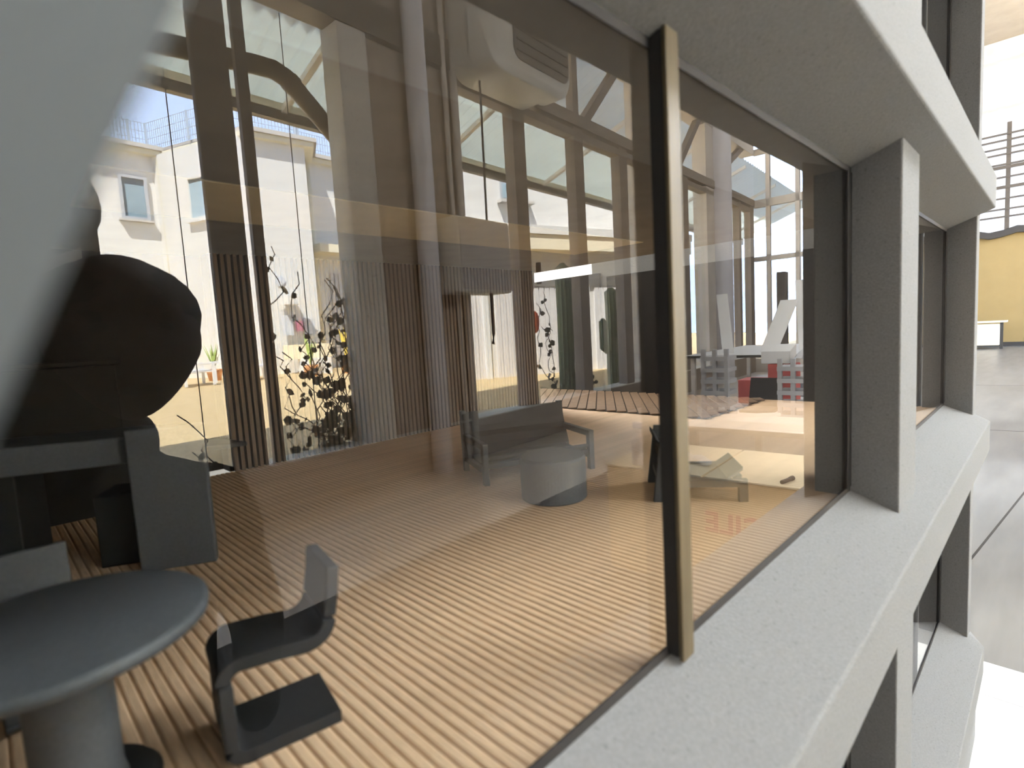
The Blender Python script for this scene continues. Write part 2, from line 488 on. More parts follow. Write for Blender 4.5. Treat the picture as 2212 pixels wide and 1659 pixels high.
# ================================================================== model furniture
def frame(o, ax):
    ax = Vector((ax[0], ax[1], 0)).normalized()
    wd = Vector((-ax.y, ax.x, 0))
    o = Vector((o[0], o[1], ZF))
    return lambda a, w, z: o + ax*a + wd*w + Vector((0, 0, z))
def zigzag_chair(o, ax, label, m, L=0.048, Wd=0.036, hgt=0.074):
    P = frame(o, ax)
    c = P(L/2, Wd/2, 0)
    t = thing('zigzag_chair', (c.x, c.y, ZF), label, 'chair', 'zigzag chairs at the round table')
    th = 0.0058
    def strip(name, pts):
        # ribbon of rounded section following a side profile
        rings = []
        n = len(pts)
        for i in range(n):
            p0, p1 = Vector(pts[max(i-1, 0)]), Vector(pts[min(i+1, n-1)])
            d = (p1-p0).normalized()
            nr = Vector((-d.y, d.x))
            q = Vector(pts[i])
            a, b = q+nr*th/2, q-nr*th/2
            rings.append([P(a.x, 0, a.y), P(a.x, Wd, a.y), P(b.x, Wd, b.y), P(b.x, 0, b.y)])
        MB().loft(rings).build(name, m, t, 0.0009)
    def arc(cx_, cz, r, a0, a1, n=6):
        return [(cx_+r*cos(radians(a0+(a1-a0)*i/n)), cz+r*sin(radians(a0+(a1-a0)*i/n))) for i in range(n+1)]
    h2 = th/2
    strip('base_plate', [(L, h2), (0.010, h2)] + arc(0.010, 0.0085+h2-0.0, 0.0085, -90, -150))
    strip('front_panel', [(h2, 0.0075), (h2, 0.036)])
    strip('seat', arc(0.0095, 0.0365, 0.0075, 175, 95) + [(0.024, 0.0428), (L-0.012, 0.0412)] + arc(L-0.0115, 0.0515, 0.0102, -90, -10, 7))
    strip('backrest', [(L-0.0012, 0.0512), (L+0.0008, 0.062), (L+0.0022, hgt)])
    return t
zigzag_chair((0.0555, 0.1000), (0.985, -0.17), 'dark grey zigzag chair facing the round table, in the lower middle of the window', m_print2)
zigzag_chair((0.0280, 0.2000), (-0.06, 1.0), 'blue-grey zigzag chair behind the round table, cut by the left picture edge', m_print)
t = thing('round_table', (0.012, 0.130, ZF), 'round dark grey dining table with a drum foot at the lower left', 'table')
MB().lathe((0.012, 0.130, ZF), [(0.046, 0.0665), (0.050, 0.0682), (0.0505, 0.0705), (0.050, 0.0725), (0.048, 0.0735)], 56).build('tabletop', m_print, t, 0, True)
MB().lathe((0.012, 0.130, ZF), [(0.016, 0.003), (0.0145, 0.01), (0.0145, 0.055), (0.017, 0.0665)], 32).build('pedestal', m_print, t, 0, True)
MB().lathe((0.012, 0.130, ZF), [(0.026, 0.0), (0.027, 0.0015), (0.025, 0.004), (0.016, 0.005)], 40).build('foot', m_print2, t, 0, True)
# high desk behind the table
t = thing('high_desk', (0.05, 0.40, ZF), 'tall dark grey desk with a thick upright end panel, behind the round table', 'desk')
MB().obox((0.0760, 0.3745, ZF), (0.0485, -0.0255, 0), (0.004, 0.0075, 0), (0, 0, 0.116)).build('end_panel', m_print, t, 0.0012)
MB().obox((0.0560, 0.4150, ZF), (0.030, -0.016, 0), (0.022, 0.040, 0), (0, 0, 0.060)).build('drawer_block', m_print2, t, 0.001)
MB().obox((-0.10, 0.470, ZF+0.088), (0.185, -0.088, 0), (0.028, 0.058, 0), (0, 0, 0.022)).build('desktop', m_print, t, 0.001)
MB().obox((-0.018, 0.448, ZF), (0.030, -0.014, 0), (0.020, 0.042, 0), (0, 0, 0.088)).build('support', m_print2, t, 0.001)
MB().obox((0.13, 0.40, ZF+0.085), (0.040, -0.013, 0), (-0.01, 0.05, 0), (0, 0, 0.004)).build('side_shelf', m_print2, t, 0.0006)
t = thing('tall_cabinet', (0.02, 0.60, ZF), 'black tall cabinet block at the left of the model room', 'cabinet')
MB().obox((-0.17, 0.60, ZF), (0.28, 0.0, 0), (0, 0.07, 0), (0, 0, 0.165)).build('body', m_dark, t, 0.001)
MB().obox((-0.17, 0.595, ZF+0.166), (0.285, 0.0, 0), (0, 0.078, 0), (0, 0, 0.005)).build('top', m_dark, t, 0.0008)

# drum side table
t = thing('drum_side_table', (0.4185, 0.233, ZF), 'dark grey drum-shaped side table in front of the lounge sofa', 'side table')
MB().lathe((0.4185, 0.233, ZF), [(0.0335, 0.0), (0.0345, 0.001), (0.0345, 0.0425), (0.0340, 0.0435)], 64).build('drum', m_print, t, 0, False)
MB().lathe((0.4185, 0.233, ZF), [(0.0333, 0.0436), (0.0333, 0.0446), (0.0325, 0.0450)], 64).build('lid', m_print, t, 0, False)

def lounge(o, ax, wd, label, name, cat, ah=0.049, bh=0.078):
    # a: front->back along the side frame, w: across
    A = Vector((ax[0], ax[1], 0)).normalized()
    Wv = Vector((A.y, -A.x, 0))
    O = Vector((o[0], o[1], ZF))
    P = lambda a, w, z: O + A*a + Wv*w + Vector((0, 0, z))
    c = P(0.04, wd/2, 0)
    t = thing(name, (c.x, c.y, ZF), label, cat)
    D = 0.080
    q = 0.0065
    def bar(n, a0, a1, w0, w1, z0, z1, lean=0.0):
        MB().add([P(a0, w0, z0), P(a1, w0, z0), P(a1, w1, z0), P(a0, w1, z0), P(a0+lean, w0, z1), P(a1+lean, w0, z1), P(a1+lean, w1, z1), P(a0+lean, w1, z1)],
                 [(3, 2, 1, 0), (4, 5, 6, 7), (0, 1, 5, 4), (1, 2, 6, 5), (2, 3, 7, 6), (3, 0, 4, 7)]).build(n, m_print, t, 0.0005)
    for w in (0.0, wd-q):
        bar('leg', 0, q*1.3, w, w+q, 0, ah-0.003)
        bar('leg', D, D+q*1.3, w, w+q, 0, bh, 0.004 if ah > 0.03 else -0.008)
        bar('armrest', 0, D, w, w+q, ah-0.0075, ah)
        if ah > 0.03:
            bar('stretcher', q, D, w, w+q*0.8, 0.014, 0.020)
    bar('seat_rail', 0.004, 0.010, q, wd-q, 0.018, 0.025)
    bar('seat_rail', D-0.004, D+0.003, q, wd-q, 0.016, 0.023)
    def sling(n, prof, m, w0, w1, th=0.0035):
        rings = []
        for a, z in prof:
            rings.append([P(a, w0, z), P(a, w1, z), P(a, w1, z-th), P(a, w0, z-th)])
        MB().loft(rings).build(n, m, t, 0.0006)
    sling('seat_sling', [(0.003, 0.033), (0.018, 0.0225), (0.04, 0.020), (0.060, 0.0215), (0.074, 0.027)], m_print, q, wd-q)
    sling('back_sling', [(0.066, 0.024), (0.073, 0.040), (0.080, 0.058), (0.0845, bh-0.001)], m_print2, 0.001, wd-0.001, 0.005)
    sling('back_roll', [(0.070, 0.045), (0.075, 0.051), (0.080, 0.048)], m_print2, 0.003, wd-0.003, 0.010)
    return t
lounge((0.400, 0.322), (0.40, 0.915), 0.145, 'dark grey two-seat lounge sofa with a slung back, facing the drum table', 'lounge_sofa', 'sofa')
lounge((0.511, 0.067), (-0.58, 0.81), 0.075, 'dark grey low lounge chair half hidden behind the brass mullion', 'lounge_chair', 'chair', 0.022, 0.064)

# leaning foam board close to the lens
b = MB()
e0, e1 = Vector((0.0097, -0.105, 0.0182)), Vector((0.0010, -0.105, -0.0010))
d = (e0-e1).normalized()
top, bot = e1+d*0.16, e1-d*((e1.z+0.80)/d.z)
b.prism([bot, top, top+Vector((-0.12, 0, 0.05)), bot+Vector((-0.14, 0, 0))], (0, 0.006, 0))
tag(b.build('foam_board', m_board), 'blurred pale blue-grey board close to the lens at the upper left', 'board')

# ================================================================== the hall
fh = struct('floor_hall', (8, 0, H-0.1), 'grey polished concrete floor of the exhibition hall')
MB().add([T((-4.5, 5.0, H-0.1)), T((31, 5.0, H-0.1)), Vector((31, 9, H-0.1)), Vector((-4.5, 9, H-0.1)), T((-4.5, 5.0, H)), T((31, 5.0, H)), Vector((31, 9, H)), Vector((-4.5, 9, H))],
         [(3, 2, 1, 0), (4, 5, 6, 7), (0, 1, 5, 4), (1, 2, 6, 5), (2, 3, 7, 6), (3, 0, 4, 7)]).build('slab', m_hfloor, fh)
def joint(a, b, w=0.012):
    a, b = Vector((*a, H)), Vector((*b, H))
    n = (b-a).cross(Vector((0, 0, 1))).normalized()*w
    MB().obox(a, b-a, n, (0, 0, 0.001)).build('joint', m_joint, fh)
joint((3.0, 0.28), (6.6, -0.09)); joint((2.4, 0.6), (2.95, -0.6)); joint((8.0, 2.5), (8.4, -0.5)); joint((12.5, 4), (13.2, -1))
tag(MB().box(0.2, 15, 0.40, 2.62, H, H+0.004).hall().build('dark_floor_strip', m_matte), 'long dark strip on the hall floor in front of the model', 'floor strip')  # plain dark strip on top of the floor slab

tag(MB().box(-1.6, 15.4, 2.63, 4.27, H, H+0.003).hall().build('floor_lit_band', m_litfloor), 'band of hall floor along the windows, painted pale to look lit', None, None, 'structure')  # floor band painted paler so that its mirror image looks lit
VW = 4.3
ww = struct('wall_window_side', T((6, VW, H)), 'tall glazed side wall of the hall, seen mirrored in the glass')
def hb(n, m, u0, u1, v0, v1, z0, z1, bevel=0.0, parent=None):
    return MB().box(u0, u1, v0, v1, z0, z1).hall().build(n, m, parent or ww, bevel)
hb('solid_wall', m_plast, -4.5, 0.95, VW, VW+0.25, -0.985, RZ)
hb('plinth_wall', m_pier, -4.5, 15.5, VW, VW+0.25, H, -1.0)
hb('window_ledge', m_hconc, -4.5, 15.5, VW-0.03, VW+0.26, -1.0, -0.985)
hb('column', m_steel, 1.75, 2.02, VW-0.02, VW+0.04, -0.985, RZ, 0.008)
hb('mullion', m_steel, 2.075, 2.165, VW-0.02, VW+0.03, -0.985, RZ)
hb('column', m_hconc, 3.02, 3.335, VW-0.02, VW+0.25, -0.985, 2.90, 0.01)
hb('pier', m_pier, 3.335, 4.50, VW+0.05, VW+0.30, -0.985, RZ)
MB().lathe((3.84, VW-0.12, 0), [(0.11, H), (0.11, RZ)], 20).hall().build('round_column', m_lav, ww, 0, True)
MB().lathe((4.47, VW-0.02, 0), [(0.045, H), (0.045, RZ)], 12).hall().build('pipe', m_plast, ww, 0, True)
MB().lathe((4.33, VW-0.02, 0), [(0.03, H), (0.03, RZ)], 12).hall().build('pipe', m_plast, ww, 0, True)
for u0, u1 in ((0.95, 1.05), (5.50, 5.74), (6.90, 7.14), (8.24, 8.50), (10.82, 11.08), (14.3, 14.45), (15.2, 15.5)):
    hb('mullion', m_steel if u0 < 5 else m_frame, u0, u1, VW, VW+0.16, -0.985, 2.92)
for u0, u1 in ((9.05, 10.30), (12.1, 13.55)):
    hb('pier', m_plast, u0, u1, VW, VW+0.3, -0.985, RZ)
MB().lathe((12.75, VW-0.1, 0), [(0.22, H), (0.22, RZ)], 20).hall().build('round_column', m_lav, ww, 0, True)
hb('transom', m_steel, -4.5, 4.5, VW-0.03, VW+0.22, 2.90, 3.22)
hb('transom', m_frame, 4.5, 15.5, VW-0.03, VW+0.22, 2.93, 3.10)
hb('transom', m_frame, 4.5, 15.5, VW+0.0, VW+0.16, 2.78, 2.88)
hb('top_beam', m_plast, -4.5, 15.5, VW-0.02, VW+0.3, 4.25, RZ)
def brace(u0, z0, u1, z1, w=0.13):
    d = Vector((u1-u0, 0, z1-z0))
    n = Vector((-d.z, 0, d.x)).normalized()*w
    MB().obox(Vector((u0, VW+0.02, z0))-n/2, d, n, (0, 0.12, 0)).hall().build('brace', m_frame, ww)
brace(7.3, 3.10, 8.45, 4.27); brace(12.55, 3.10, 14.9, 4.38); brace(14.9, 4.38, 11.9, 4.30); brace(10.75, 3.10, 11.9, 4.30)
brace(1.2, 3.2, 2.2, 4.3)
hb('mullion', m_frame, 6.92, 7.06, VW, VW+0.12, 3.10, 4.25)
for u0, u1 in ((1.05, 1.75), (2.16, 3.02), (4.50, 5.50), (5.74, 6.90), (7.14, 8.24), (8.50, 9.05), (10.30, 10.82), (11.08, 12.1), (13.55, 14.3), (14.45, 15.2)):
    hb('pane', m_hglass, u0, u1, VW+0.07, VW+0.074, -0.985, 2.80)
# glazed screen that closes the hall at the far end of the window side
es = struct('wall_glazed_screen', T((15.5, 3, H)), 'glazed screen with dark frames at the far end of the hall')
for v0, v1 in ((0.9, 1.1), (1.9, 2.0), (2.5, 2.6), (3.2, 3.3), (3.9, 4.0)):
    hb('frame', m_plast, 15.5, 15.62, v0, v1, H, RZ, 0, es)
for z0, z1 in ((H, -1.1), (1.5, 1.62), (2.9, 3.1), (4.25, 4.4)):
    hb('rail', m_plast, 15.5, 15.6, 0.9, 4.3, z0, z1, 0, es)
hb('pane', m_hglass, 15.54, 15.545, 0.9, 4.3, -1.1, 4.3, 0, es)
tag(MB().box(-1.9, -1.7, -9, 5, H, RZ).hall().build('wall_near_end', m_plast), 'plaster end wall of the hall behind the camera', None, None, 'structure')
tag(MB().box(-6, 31, 8.8, 9.0, H, RZ).build('wall_inner_side', m_plast), 'plaster wall of the hall behind the model', None, None, 'structure')
rf = struct('ceiling_hall', (8, 0, RZ), 'hall roof')
MB().add([T((-4.7, 4.6, RZ)), T((31, 4.6, RZ)), Vector((31, 9, RZ)), Vector((-4.7, 9, RZ)), T((-4.7, 4.6, RZ+0.15)), T((31, 4.6, RZ+0.15)), Vector((31, 9, RZ+0.15)), Vector((-4.7, 9, RZ+0.15))],
         [(3, 2, 1, 0), (4, 5, 6, 7), (0, 1, 5, 4), (1, 2, 6, 5), (2, 3, 7, 6), (3, 0, 4, 7)]).build('roof_slab', m_roof, rf)

# far yellow wall seen directly past the facade
XF = 25.3
wf = struct('wall_far', (XF, 1, H), 'yellow far wall with a wide barred window above it')
def fb(n, m, y0, y1, z0, z1, dx=0.0, t=0.1, bevel=0, parent=None):
    return MB().box(XF+dx-t, XF+dx, y0, y1, z0, z1).build(n, m, parent or wf, bevel)
MB().box(XF, XF+0.3, -6, 9, H, 2.42).build('panel', m_yellow, wf)
fb('skirting', m_joint, -6, 9, H, H+0.14, 0, 0.03)
b = MB()
ys = [-4 + i*0.35 for i in range(38)]
top = [2.55 + 0.06*sin(i*1.9) + 0.05*sin(i*0.7) for i in range(38)]
for i in range(37):
    b.add([(XF-0.2, ys[i], top[i]), (XF-0.2, ys[i+1], top[i+1]), (XF-0.2, ys[i+1], top[i+1]-0.22), (XF-0.2, ys[i], top[i]-0.22),
           (XF, ys[i], top[i]), (XF, ys[i+1], top[i+1]), (XF, ys[i+1], top[i+1]-0.22), (XF, ys[i], top[i]-0.22)],
          [(0, 1, 2, 3), (7, 6, 5, 4), (0, 4, 5, 1), (3, 2, 6, 7)])
b.build('draped_cable_duct', m_joint, wf)
for z in (2.9, 3.15, 3.5, 3.85, 4.2, 4.5, 4.62, 4.95, 5.15, 5.4, 5.6):
    fb('bar', m_steel, -4, 6, z, z+(0.10 if z in (3.85, 4.5) else 0.055), -0.15, 0.08)
for y in (0.45, 1.1, 2.2, -0.6):
    fb('post', m_steel, y, y+0.12, 2.5, 6.0 if y > 0.5 else 5.5, -0.1, 0.1)
for z0, z1 in ((6.50, 6.95), (8.0, 9.4)):
    fb('roof_beam', m_plast, -6, 9, z0, z1, 0.2, 0.5)
MB().box(XF+0.10, XF+0.11, -6, 9, 2.42, 12.0).build('frosted_pane', m_frost, wf)
t = thing('folding_table', (XF-1.2, 1.5, H), 'small pale folding table by the yellow wall', 'table')
MB().box(XF-1.6, XF-0.9, 1.02, 2.4, H+0.86, H+0.91).build('tabletop', m_cardtop, t)
MB().box(XF-1.6, XF-0.95, 1.20, 2.38, H+0.12, H+0.82).build('panel', m_cardtop, t)
for y in (1.10, 2.3):
    MB().box(XF-1.55, XF-1.47, y, y+0.08, H, H+0.86).build('leg', m_joint, t)

# ================================================================== things in the hall, seen mirrored
def hthing(n, u, v, z, label, cat, group=None):
    return thing(n, T((u, v, z)), label, cat, group)
t = hthing('unit_heater', 4.9, 3.9, 2.5, 'large rounded white unit heater hung high on the hall wall', 'heater')
def rrect(u0, u1, z0, z1, r, v, n=6):
    pts = []
    for cu, cz, a0 in ((u1-r, z1-r, 0), (u0+r, z1-r, 90), (u0+r, z0+r, 180), (u1-r, z0+r, 270)):
        for i in range(n+1):
            a = radians(a0+90*i/n)
            pts.append(Vector((cu+r*cos(a), v, cz+r*sin(a))))
    return pts
MB().loft([rrect(4.42, 5.80, 2.78, 4.1, 0.22, v) for v in (4.25, 3.95)]).hall().build('back_shell', m_heater, t, 0.01)
MB().loft([rrect(4.38, 5.84, 2.74, 4.14, 0.24, 3.93), rrect(4.38, 5.84, 2.74, 4.14, 0.24, 3.66), rrect(4.44, 5.78, 2.80, 4.08, 0.2, 3.60)]).hall().build('front_shell', m_heater, t, 0.01)
MB().loft([rrect(4.72, 5.74, 2.90, 4.0, 0.12, v) for v in (3.62, 3.585)]).hall().build('grille', m_grille, t)
for k in range(9):
    MB().box(4.76, 5.70, 3.57, 3.586, 2.98+k*0.11, 3.00+k*0.11).hall().build('louvre', m_steel, t)
t = hthing('wall_unit', 4.5, 4.1, 0.45, 'white box unit with a grey door on the hall wall', 'wall unit')
MB().box(4.00, 4.84, 3.90, 4.28, 0.45, 1.24).hall().build('body', m_heater, t, 0.03)
MB().box(4.03, 4.81, 3.885, 3.902, 0.48, 1.21).hall().build('door', m_grey, t, 0.004)
tag(MB().tube([(4.60, 4.0, 2.75), (4.60, 4.02, 1.24)], 0.012).hall().build('power_cable', m_joint), 'black cable dropping from the heater to the wall unit', 'cable')
tag(MB().tube([(4.58, 4.0, 0.45), (4.58, 4.0, 0.0), (4.56, 4.0, -0.12)], 0.02).hall().build('loose_cable', m_joint), 'short black cable hanging below the wall unit', 'cable')
# cardboard box with bottle and gloves
t = hthing('cardboard_box', 3.05, 0.95, H+0.0045, 'large cardboard box printed FRAGILE in red, mirrored in the glass', 'box')
MB().box(2.75, 3.42, 0.35, 1.505, H+0.0045, -0.822).hall().build('body', m_cardb, t, 0.004)
for v0, v1 in ((0.345, 0.92), (0.935, 1.515)):
    MB().box(2.745, 3.43, v0, v1, -0.8215, -0.813).hall().build('flap', m_cardtop, t)
tc = bpy.data.curves.new('red_lettering', 'FONT')
tc.body = 'FRAGILE'
tc.size, tc.extrude, tc.align_x, tc.align_y = 0.150, 0.0006, 'LEFT', 'BOTTOM'
tc.space_character = 1.02
tc.offset = 0.004
tx = bpy.data.objects.new('red_lettering', tc)
COL.objects.link(tx)
tc.materials.append(m_red)
# front face of the box looks back along -u; in the real hall the words read left to right there
xax = (T((0, 1, 0))-T((0, 0, 0)))
zax = (T((-1, 0, 0))-T((0, 0, 0)))
yax = zax.cross(xax)
m4 = Matrix((xax, yax, zax)).transposed().to_4x4()
m4.translation = T((2.7485, 0.352, -1.135))
tx.matrix_world = m4
bpy.context.view_layer.update()
dg = bpy.context.evaluated_depsgraph_get()
me = bpy.data.meshes.new_from_object(tx.evaluated_get(dg))
tm = bpy.data.objects.new('red_lettering', me)
COL.objects.link(tm)
tm.parent = t
tm.matrix_parent_inverse = Matrix.Identity(4)
tm.matrix_basis = Matrix.Translation(-Vector(t.location)) @ m4
bpy.data.objects.remove(tx)
t = hthing('spray_bottle', 2.82, 1.33, -0.813, 'milky spray bottle with a pale blue trigger head on the cardboard box', 'bottle')
MB().lathe((2.82, 1.33, -0.812), [(0.038, 0), (0.042, 0.01), (0.042, 0.13), (0.036, 0.155), (0.016, 0.178), (0.014, 0.19)], 20).hall().build('body', m_bottle, t, 0, True)
MB().lathe((2.82, 1.33, -0.812), [(0.017, 0.188), (0.018, 0.215)], 16).hall().build('collar', m_plastic, t, 0, True)
MB().loft([[(2.82+du, 1.33+dv, z) for du, dv in ((-0.014, 0.030), (0.014, 0.030), (0.014, -0.05), (-0.014, -0.05))] for z in (-0.60, -0.575, -0.562)]).hall().build('spray_head', m_blue, t, 0.006)
MB().box(2.812, 2.828, 1.33-0.062, 1.33-0.045, -0.655, -0.58).hall().build('trigger', m_red, t, 0.003)
t = hthing('crumpled_gloves', 2.98, 1.07, -0.813, 'crumpled white gloves lying on the cardboard box', 'gloves')
for du, dv, rx, ry, rz in ((0, 0.05, 0.05, 0.05, 0.03), (0.03, -0.02, 0.04, 0.05, 0.022), (-0.02, -0.08, 0.03, 0.035, 0.02)):
    MB().ball((2.98+du, 1.07+dv, -0.812+rz), rx, ry, rz).hall().build('glove', m_plastic, t, 0, True)
t = hthing('marker_pen', 2.80, 0.55, -0.813, 'short dark marker lying on the cardboard box edge', 'pen')
MB().tube([(2.78, 0.55, -0.803), (2.86, 0.53, -0.803)], 0.010).hall().build('barrel', m_joint, t)
MB().tube([(2.862, 0.5295, -0.803), (2.885, 0.524, -0.803)], 0.012).hall().build('cap', m_joint, t)

# work table with models and tools behind the box
def table(n, u0, u1, v0, v1, z, mt, ml, label):
    t = hthing(n, (u0+u1)/2, (v0+v1)/2, H+0.0045, label, 'table', None)
    MB().box(u0, u1, v0, v1, z-0.03, z).hall().build('tabletop', mt, t, 0.003)
    MB().box(u0-0.006, u0-0.0005, v0, v1, z-0.034, z-0.004).hall().build('edge_band', m_joint, t)
    for u in (u0+0.05, u1-0.1):
        for v in (v0+0.05, v1-0.1):
            MB().box(u, u+0.05, v, v+0.05, H+0.0045, z-0.03).hall().build('leg', ml, t)
    return t
ZB = -0.72
table('work_table', 3.62, 5.3, -0.2, 1.42, ZB, m_white, m_steel, 'white work table crowded with models and boxes, behind the cardboard box')
tag(MB().box(3.66, 3.93, 0.62, 1.25, ZB, ZB+0.045).hall().build('sheet_stack', m_white, None, 0.003), 'stack of white sheets at the near edge of the work table', 'sheets')
tag(MB().box(3.68, 3.98, -0.05, 0.52, ZB, ZB+0.08).hall().build('paper_box', m_white, None, 0.004), 'low white paper box at the right of the work table', 'box')
def block_tower(u, v, label, n=5):
    t = hthing('block_tower', u, v, ZB, label, 'tower')
    for k in range(n):
        MB().box(u-0.10, u+0.10, v-0.10, v+0.10, ZB+k*0.085, ZB+k*0.085+0.03).hall().build('floor_plate', m_grey, t)
        for a in (-0.085, 0.0, 0.085):
            MB().box(u-0.09, u-0.06, v+a-0.014, v+a+0.014, ZB+k*0.085+0.03, ZB+(k+1)*0.085).hall().build('upright', m_grey, t)
block_tower(4.2, 0.80, 'grey open-framed tower model on the work table', 5)
block_tower(4.08, 1.30, 'grey layered tower model at the left end of the work table', 6)
for u, v, s, h, lab in ((4.9, 1.25, 0.13, 0.20, 'red box at the back left of the work table'), (4.8, 1.02, 0.10, 0.34, 'tall red box behind the grey tower models'), (5.0, 0.1, 0.08, 0.42, 'slim red box at the far right of the work table')):
    tag(MB().box(u-s, u+s, v-s, v+s, ZB, ZB+h).hall().build('red_box', m_lred, None, 0.006), lab, 'box')
tag(MB().obox((4.7, 0.95, ZB+0.345), (0.2, 0, 0.05), (0, 0.22, 0), (0, 0, 0.10)).hall().build('white_carton', m_white, None, 0.004), 'white carton lying tilted on the tall red box', 'carton')
t = hthing('black_machine', 4.6, 0.4, ZB, 'black tool case open on the work table', 'case')
MB().box(4.35, 4.85, 0.15, 0.62, ZB, ZB+0.16).hall().build('case_body', m_joint, t, 0.01)
MB().obox((4.80, 0.15, ZB+0.161), (0.05, 0, 0.26), (0, 0.47, 0), (0.03, 0, -0.005)).hall().build('lid', m_joint, t, 0.005)
for k in range(3):
    MB().box(4.45, 4.6, 0.2+k*0.13, 0.28+k*0.13, ZB+0.161, ZB+0.22).hall().build('tool', m_grey, t)
tag(MB().box(4.2, 4.34, 0.30, 0.56, ZB, ZB+0.09).hall().build('cork_block', m_cardb, None, 0.004), 'brown cork block beside the black tool case', 'block')
t = hthing('laptop', 4.5, 1.0, ZB, 'open dark laptop between the red boxes and the grey tower', 'laptop')
MB().box(4.28, 4.52, 0.98, 1.22, ZB, ZB+0.02).hall().build('keyboard_half', m_joint, t, 0.003)
MB().obox((4.52, 0.98, ZB+0.021), (0.07, 0, 0.22), (0, 0.24, 0), (0.012, 0, -0.003)).hall().build('screen', m_joint, t)
t = hthing('umbrella', 4.55, 0.72, ZB, 'small grey folded-paper umbrella shape on the work table', 'umbrella')
MB().lathe((4.6, 0.72, ZB), [(0.17, 0.40), (0.15, 0.44), (0.09, 0.49), (0.01, 0.52)], 10).hall().build('shade', m_grey, t)
MB().tube([(4.6, 0.72, ZB), (4.6, 0.72, ZB+0.50)], 0.012).hall().build('pole', m_joint, t)
MB().lathe((4.6, 0.72, ZB), [(0.07, 0), (0.06, 0.02)], 14).hall().build('foot', m_joint, t)
t = hthing('camera_stand', 4.95, 0.5, ZB, 'black camera on a small stand at the back of the work table', 'camera')
MB().box(5.03, 5.17, 0.38, 0.56, ZB+0.30, ZB+0.42).hall().build('camera_body', m_joint, t, 0.01)
MB().tube([(5.10, 0.47, ZB), (5.10, 0.47, ZB+0.30)], 0.03).hall().build('column', m_joint, t)
MB().box(5.0, 5.2, 0.36, 0.58, ZB, ZB+0.02).hall().build('foot', m_joint, t)
tag(MB().obox((3.70, 1.20, ZB+0.046), (0.02, 0.02, 0), (0.25, -0.36, 0), (0, 0, 0.02)).hall().build('white_ruler', m_white), 'long white ruler lying on the sheet stack', 'ruler')
t = table('display_table', 6.6, 9.0, -0.5, 2.6, -0.42, m_white, m_plast, 'long white display table farther down the hall')
for u, v, w, h, tilt, lab in ((7.0, 2.2, 0.14, 0.75, 0.1, 'white leaning panel at the left of the display table'), (7.1, 1.75, 0.20, 0.62, -0.22, 'white propped panel in the middle of the display table'), (7.2, 1.35, 0.16, 0.85, 0.06, 'tall white panel at the right of the display table')):
    tag(MB().obox((u, v-w/2, -0.419), (0.012, 0, 0), (0, w, 0), (0.10, tilt, h)).hall().build('leaning_sheet', m_white), lab, 'panel')
tag(MB().box(7.3, 7.45, 1.60, 1.70, -0.42, 0.55).hall().build('dark_post', m_steel, None, 0.004), 'dark slim block standing on the display table', 'block')

# ================================================================== outdoors
def gz(v):
    return H+0.02 + max(0.0, min(1.0, (v-7.0)/9.0))*0.50
b = MB()
vs_ = [4.55, 7.0, 10.0, 13.0, 16.0, 45.0]
for v in vs_:
    for u in (-25, 45):
        b.v.append(Vector((u, v, gz(v))))
for v in (45.0, 4.55):
    for u in (-25, 45):
        b.v.append(Vector((u, v, H-0.4)))
n_ = len(vs_)
b.f = [(2*k_, 2*k_+1, 2*k_+3, 2*k_+2) for k_ in range(n_-1)] + [(2*n_-2, 2*n_-1, 2*n_+1, 2*n_), (2*n_, 2*n_+1, 2*n_+3, 2*n_+2), (2*n_+2, 2*n_+3, 1, 0)]
tag(b.hall().build('ground', m_grass), 'dry yellow grass of the courtyard', None, None, 'structure')

# canopy over the courtyard
cn = hthing('canopy', 10, 7, H, 'white corrugated canopy roof on a brown edge beam outside the hall', 'canopy')
b = MB()
nu, nv = 520, 2
u0, u1 = -3.0, 24.0
for side in (0, 1):
    for j in range(2):
        v, z = ((7.33, 3.30), (4.62, 4.30))[j]
        for i in range(nu):
            b.v.append(Vector((u0+(u1-u0)*i/(nu-1), v, z+0.035*sin(i*1.57)+side*0.004)))
    o = side*nu*2
    for i in range(nu-1):
        b.f.append((o+i, o+i+1, o+nu+i+1, o+nu+i))
b.hall().build('corrugated_sheet', m_sheet, cn)
MB().box(-3, 24, 7.16, 7.27, 3.09, 3.22).hall().build('edge_beam', m_steel, cn)
MB().box(-3, 24, 7.15, 7.30, 3.22, 3.32).hall().build('gutter', m_cream, cn)
for u in range(-2, 24, 3):
    MB().obox((u, 7.24, 3.16), (0.08, 0, 0), (0, -2.6, 0.96), (0, 0, 0.08)).hall().build('rafter', m_wwhite, cn)
for u in (-2.5, 20.0):
    MB().box(u, u+0.10, 7.17, 7.26, H+0.02, 3.09).hall().build('post', m_steel, cn)
dp = hthing('drain_pipe', 2.6, 4.8, 2.0, 'thick brown drain pipe bending down outside the window', 'pipe')
pts = [(-0.5, 4.8, 2.30), (1.56, 4.8, 2.42), (2.50, 4.8, 2.52), (2.66, 4.8, 2.53), (2.78, 4.8, 2.49), (2.88, 4.8, 2.41), (3.36, 4.8, 1.98), (3.9, 4.8, 1.5)]
MB().tube(pts, 0.085, 14).hall().build('pipe', m_steel, dp, 0, True)
MB().tube([(2.80, 4.8, 2.475), (2.86, 4.8, 2.43)], 0.094, 14).hall().build('coupling', m_steel, dp, 0, True)
for px, (z0, z1) in ((1.63, (-0.98, 2.1)), (2.60, (-0.98, 2.88))):
    tag(MB().tube([(px, 4.5, z0), (px, 4.5, z1)], 0.004, 6).hall().build('guide_wire', m_joint), 'thin climbing wire %s' % ('at the left window bay' if px < 2 else 'through the ivy'), 'wire')

